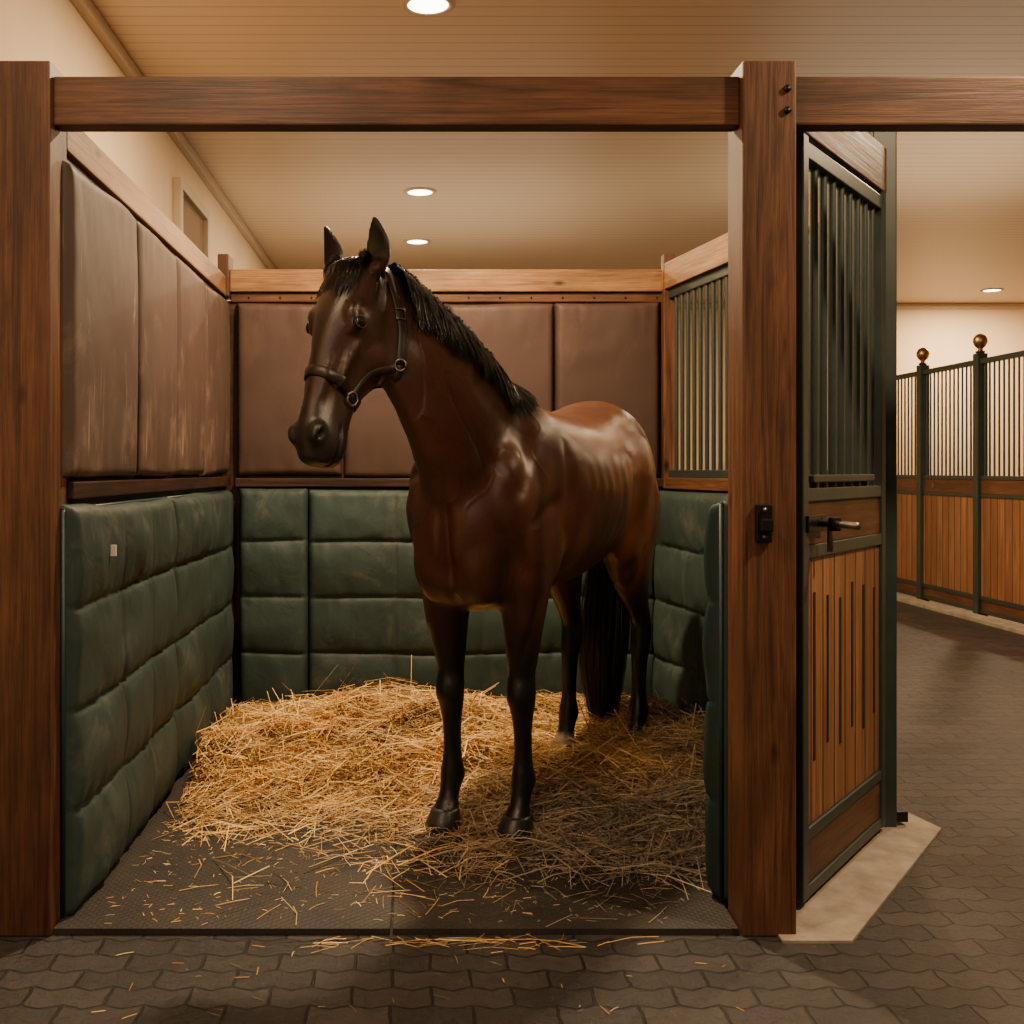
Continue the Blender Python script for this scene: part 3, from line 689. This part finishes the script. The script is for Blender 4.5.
for i in range(9500):
    t=1.1+4.85*random.random(); p,up,sd,tt=crestpt(t,random.uniform(-.02,.050)*sgn); sd=sd*sgn
    if random.random()<.05: sd=-sd
    q,n=surf(p,.003); pts=[q.copy()]; nr=[n]; tf=min(1,(t-.9)/1.3); ln=random.uniform(.16,.30)*(.35+.65*tf)*(1+.2*noise.noise(Vector((t*5,0,0)))); k=9; cl=noise.noise(Vector((t*7,3,0)))*.8
    off=.006+random.random()*.026
    cur=q+up*random.uniform(.004,.018); pts.append(cur.copy()); nr.append(n); ph=random.random()*1.2
    dirv=(sd*.8+up*.2).normalized()
    for j in range(k):
        cur=cur+dirv*(ln/k); q,n=surf(cur,off*(1-j/k*.35))
        if j>0: cur=q
        tgt=(Vector((0,0,-1))*.75+sd*.45+tt*(cl*.35-.12+.32*math.sin(j*1.1+ph+t*6))+Vector((random.uniform(-.08,.08),random.uniform(-.08,.08),0)))
        tgt=tgt-n*tgt.dot(n)
        dirv=(dirv*.35+tgt.normalized()*.65).normalized()
        pts.append(cur.copy()); nr.append((n+Vector((random.uniform(-.5,.5),random.uniform(-.5,.5),random.uniform(-.5,.5)))).normalized())
    rts.append((pts,random.uniform(.0018,.0038),nr))
strands("mane",rts,hairM,horse)
rts=[]
for i in range(2000):
    w0=random.uniform(-.075,.060); q,n=surf(HP(-.055+random.uniform(-.02,.05),.03+random.uniform(-.07,.02),w0),.004)
    cur=q+Z*random.uniform(.004,.014)+nv_*.008; pts=[q,cur.copy()];nr=[nv_,nv_]; ln=random.uniform(.08,.16); k=6
    dirv=(nv_*.7+av*.7).normalized(); dr=-.25+.25*math.sin(w0*60)+random.uniform(-.08,.08)
    for j in range(k):
        cur=cur+dirv*(ln/k); q,n=surf(cur,.003+random.random()*.009)
        if j>0: cur=q
        dirv=(av*1.0+wv*dr*.5+nv_*.02+Vector((random.uniform(-.04,.04),random.uniform(-.04,.04),0))).normalized()
        pts.append(cur.copy()); nr.append((n+Vector((random.uniform(-.3,.3),random.uniform(-.3,.3),random.uniform(-.3,.3)))).normalized())
    rts.append((pts,.0026,nr))
strands("forelock",rts,hairM,horse)
rts=[]
TP=[(H(-1.36,0,1.42),.03),(H(-1.45,-.01,1.36),.045),(H(-1.50,-.03,1.20),.055),(H(-1.50,-.06,1.0),.075),(H(-1.49,-.08,.8),.095),(H(-1.48,-.09,.6),.105),(H(-1.47,-.10,.4),.10),(H(-1.47,-.10,.25),.085),(H(-1.47,-.10,.10),.065)]
arr=np.array([list(c)+[r] for c,r in TP]); vs=[];fs=[];seg=18;N=26
for i in range(N+1):
    q=cat(arr,i/N*6.6)
    for k in range(seg):
        an=2*math.pi*k/seg; r=q[3]*.72*(1+.12*math.sin(an*5+i*.2))*(1 if i<N-4 else (N-i+.5)/4.5); vs.append(Vector((q[0]+r*math.cos(an),q[1]+r*math.sin(an)*.8,q[2])))
for i in range(N):
    for k in range(seg): k2=(k+1)%seg; fs.append((i*seg+k,i*seg+k2,(i+1)*seg+k2,(i+1)*seg+k))
for i in range(1800):
    an=random.uniform(0,6.28); pts=[]; e_=random.uniform(.84,1.0); rr=random.uniform(.6,1.08); ph=random.random()*6
    for j in range(11):
        q=cat(arr,8*e_*j/10*.999); r=q[3]*rr*(1+.10*math.sin(j*.8+ph)); pts.append(Vector((q[0]+r*math.cos(an),q[1]+r*math.sin(an)*.8,q[2])))
    rts.append((pts,.0045,Vector((math.cos(an+random.uniform(-1,1)),math.sin(an),0))))
strands("tail",rts,hairM,horse,(vs,fs))
# halter
hal=empty("halter",tuple(HP(.3,0,0)),parent=horse,label="dark brown leather halter with metal rings")
def strap(pts,width,close=False,off=.003,th=.004,name="strap"):
    pts=[Vector(p) for p in pts]; dense=[]
    m=len(pts); rng_=m if close else m-1
    for i in range(rng_):
        a=pts[i];b=pts[(i+1)%m]
        for j in range(8): dense.append(a.lerp(b,j/8))
    if not close: dense.append(pts[-1])
    pr=[surf(p,off) for p in dense]; n=len(pr)
    Q=[p for p,_ in pr]; NN=[x for _,x in pr]
    for _ in range(4):
        Q=[(Q[i]*2+Q[(i-1)%n]+Q[(i+1)%n])/4 if (close or 0<i<n-1) else Q[i] for i in range(n)]
        NN=[(NN[i]*2+NN[(i-1)%n]+NN[(i+1)%n]).normalized() if (close or 0<i<n-1) else NN[i] for i in range(n)]
    vs=[];fs=[]
    for i in range(n):
        t=((Q[(i+1)%n] if (close or i<n-1) else Q[i])-(Q[i-1] if (close or i>0) else Q[i])).normalized()
        b=t.cross(NN[i]).normalized()*width/2; nn=NN[i]*th
        vs+=[Q[i]-b,Q[i]+b,Q[i]+b*.85+nn,Q[i]-b*.85+nn]
    for i in range(n if close else n-1):
        j=(i+1)%n
        for k in range(4): k2=(k+1)%4; fs.append((4*i+k,4*i+k2,4*j+k2,4*j+k))
    if not close: fs+=[(3,2,1,0),(4*n-4,4*n-3,4*n-2,4*n-1)]
    o=mk(name,vs,fs,leather,True,parent=hal); fixnormals(o); return o
def ring(c,n,r,rr=.0038):
    n=n.normalized(); a=n.cross(Z).normalized(); b=n.cross(a)
    tube("ring",[c+a*(r*math.cos(2*math.pi*k/20))+b*(r*math.sin(2*math.pi*k/20)) for k in range(20)],rr,steelM,8,True,parent=hal,label="metal halter ring")
nb=[]
for k in range(14):
    an=2*math.pi*k/14; ca_,sa=math.cos(an),math.sin(an)
    nb.append(HP(.360+.030*(1-ca_),.073-.103+.113*ca_,.085*sa))
strap(nb,.036,True,name="noseband")
for sg in (1,-1):
    r1=(.410,-.050,sg*.10); r2=(.255,-.14,sg*.14)
    strap([HP(*r1),HP(.335,-.085,sg*.11),HP(*r2)],.031,name="cheek_strap")
    strap([HP(*r2),HP(.14,-.12,sg*.14),HP(.05,-.085,sg*.13),HP(-.02,-.06,sg*.11),HP(-.07,-.06,sg*.04),HP(-.07,-.06,0)],.031,off=.004,name="crown_strap")
    strap([HP(*r2),HP(.27,-.20,sg*.09),HP(.275,-.25,0)],.026,name="throat_strap")
    q,n=surf(HP(*r1),.010); ring(q,n,.021); q,n=surf(HP(*r2),.010); ring(q,n,.018)
    q,n=surf(HP(.09,-.10,sg*.13),.010); a=n.cross(Z).normalized(); b=n.cross(a)
    tube("buckle",[q+a*(x*.017)+b*(y*.017) for x,y in ((1,1),(-1,1),(-1,-1),(1,-1))],.003,steelM,8,True,parent=hal,label="metal buckle")
strap([HP(.43,-.14,0),HP(.36,-.18,0),HP(.28,-.23,0)],.022,name="chin_strap")

# ------------------------------------------------------------------ straw
def inside(x,y):
    if y>5.86 or x<-.915: return False
    xr=.80+(y-3.2)*.76 if y<4.1 else 1.48-(y-4.1)*.157
    return x<xr
def front(x):
    b=4.20-.12*max(-.4,min(.5,(x+.6)*1.0)) if x<-.3 else 4.164-(x+.3)*.50
    return b+.16*noise.noise(Vector((x*2.3,5,1)))+.10*noise.noise(Vector((x*8,7,1)))
def hgt(x,y):
    d=y-front(x); 
    if d<0: return .018
    k=min(1,d/.6); k=k*k*(3-2*k)
    n=noise.noise(Vector((x*2.3,y*2.3,3)))*1.4+noise.noise(Vector((x*5.5,y*5.5,9)))*1.5+noise.noise(Vector((x*12,y*12,4)))*.9
    base=.050
    e=.13*math.exp(-((x+.05)**2/.22+(y-5.0)**2/.20))+.07*math.exp(-((x-1.25)**2/.10+(y-4.9)**2/.3))+.08*math.exp(-((x+.90)**2/.035))*min(1,d)*max(0,1-(y-5.0)*1.6 if y>5.0 else 1)
    back=max(.35,min(1,(5.95-y)/.5))*(1+.5*noise.noise(Vector((x*3,1,6))) if y>5.3 else 1)
    if x<-.2 and y>5.0: back*=max(.25,1-(y-5.0)*.9*min(1,(-.2-x)*2.5))
    damp=1
    for f0,s0,z0,kd in hoofs:
        h=H(f0,s0,0); damp=min(damp,1-.65*math.exp(-((x-h.x)**2+(y-h.y)**2)/.03))
    return .018+k*max(.008,(base+e+n*.062))*damp*back
vs=[];fs=[];cols=[]
def setcol(o,cols):
    ca=o.data.color_attributes.new("Col",'FLOAT_COLOR','POINT'); ca.data.foreach_set("color",np.array(cols,dtype=float).ravel())
nx,ny=100,100; idx={}
for j in range(ny):
    for i in range(nx):
        x=-.91+i*(2.45/(nx-1)); y=3.5+j*(2.36/(ny-1))
        if inside(x,y) and y>front(x)+.10:
            idx[(i,j)]=len(vs); vs.append(Vector((x,y,max(.0185,hgt(x,y)-.012+.012*noise.noise(Vector((x*20,y*20,0))))))); cols.append((.15,.08,.028,1))
for j in range(ny-1):
    for i in range(nx-1):
        q=[(i,j),(i+1,j),(i+1,j+1),(i,j+1)]
        if all(a in idx for a in q): fs.append(tuple(idx[a] for a in q))
def straw(x,y,z,ln,tilt,c,a=None,check=False,wmin=.0015,wmax=.0040,bd=.16):
    if a is None: a=random.uniform(0,math.pi*2)
    dx,dy=math.cos(a),math.sin(a); wd=random.uniform(wmin,wmax)
    if check and not(inside(x+dx*ln*.5,y+dy*ln*.5) and inside(x-dx*ln*.5,y-dy*ln*.5)): return False
    roll=random.uniform(-1,1); bend=random.uniform(-bd,bd)*ln; b=len(vs)
    wx,wy,wz=-dy*math.cos(roll)*wd/2,dx*math.cos(roll)*wd/2,math.sin(roll)*wd/2
    for k in (-1,0,1):
        cx_=x+dx*ln/2*k+(-dy*bend if k==0 else 0); cy_=y+dy*ln/2*k+(dx*bend if k==0 else 0); cz=z+tilt*ln/2*k+(abs(bend)*.8 if k==0 else 0)
        cz=max(cz,.02 if y>3.08 else .003)
        vs.append(Vector((cx_-wx,cy_-wy,cz-wz))); vs.append(Vector((cx_+wx,cy_+wy,cz+wz))); cols.append(c); cols.append(c)
    fs.append((b,b+1,b+3,b+2)); fs.append((b+2,b+3,b+5,b+4)); return True
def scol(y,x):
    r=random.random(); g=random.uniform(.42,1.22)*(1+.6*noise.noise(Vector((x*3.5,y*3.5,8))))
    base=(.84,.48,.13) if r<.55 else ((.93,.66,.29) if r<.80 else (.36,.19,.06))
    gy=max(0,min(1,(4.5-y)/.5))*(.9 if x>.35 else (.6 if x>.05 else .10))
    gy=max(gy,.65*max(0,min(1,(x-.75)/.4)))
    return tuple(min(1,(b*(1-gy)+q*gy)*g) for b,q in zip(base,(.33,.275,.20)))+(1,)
cnt=0
while cnt<46000:
    x=random.uniform(-.92,1.5); y=3.40+2.45*random.random()**1.15
    if not inside(x,y): continue
    d=y-front(x)
    if d<0 and random.random()>math.exp(d/.15)*.34: continue
    if d>=0 and d<.3 and random.random()>.22+d*2.4: continue
    cl=noise.noise(Vector((x*4.5,y*4.5,2)))*3.5+random.gauss(0,.8)
    up=random.random(); short=random.random()<.30
    ln=random.uniform(.015,.07) if short else random.uniform(.09,.32)
    bk=.12 if y>5.3 else 1
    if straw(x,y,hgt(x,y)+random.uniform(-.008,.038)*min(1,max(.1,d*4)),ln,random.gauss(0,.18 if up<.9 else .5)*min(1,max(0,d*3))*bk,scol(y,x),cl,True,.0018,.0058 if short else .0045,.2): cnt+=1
bed=mk("straw_bedding",vs,fs,strawM,label="deep golden loose straw bedding spread over the stall mats",category="straw",kind="stuff"); setcol(bed,cols)
vs=[];fs=[];cols=[]
c=0
while c<560:
    x=random.gauss(.30,.45); y=random.gauss(3.6,.25)
    if not(-.9<x<.80 and 3.12<y<front(x)+.02): continue
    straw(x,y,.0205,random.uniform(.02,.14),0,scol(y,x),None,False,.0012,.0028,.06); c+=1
c=0
while c<1800:
    x=random.uniform(-.92,.80); y=random.uniform(3.1,4.2)
    if y>front(x) or not inside(x,y) or random.random()>math.exp(-(front(x)-y)/.25)+.10: continue
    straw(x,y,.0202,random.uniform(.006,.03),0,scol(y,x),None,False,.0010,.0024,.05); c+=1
for i in range(110):
    x=random.uniform(-.88,.3); y=front(x)-abs(random.gauss(0,.16)); straw(x,max(3.15,y),.0205,random.uniform(.02,.10),0,scol(y,x),None,False,.0012,.0028,.06)
for i in range(90):
    x=random.gauss(.12,.20); y=3.045-abs(random.gauss(0,.03)); straw(x,y,.0035,random.uniform(.02,.17),0,scol(4.6,0),random.gauss(0,.5),False,.0012,.0028,.05)
for i in range(40):
    straw(random.uniform(-.8,.9),random.uniform(2.6,3.03),.0035,random.uniform(.01,.05),0,scol(3.2,0),None,False,.0010,.0022,.04)
ls=mk("loose_straw",vs,fs,strawM,label="stray straw stalks scattered on the mats and pavers",category="straw",kind="stuff"); setcol(ls,cols)

# ------------------------------------------------------------------ camera
cam=bpy.data.cameras.new("camera"); cam.lens=1100/1024*36; cam.sensor_width=36; cam.shift_x=(512-415)/1024; cam.shift_y=-(512-470)/1024
co=bpy.data.objects.new("camera",cam); co.location=(0,0,1.3); co.rotation_euler=(math.pi/2,0,0); COL.objects.link(co); scene.camera=co
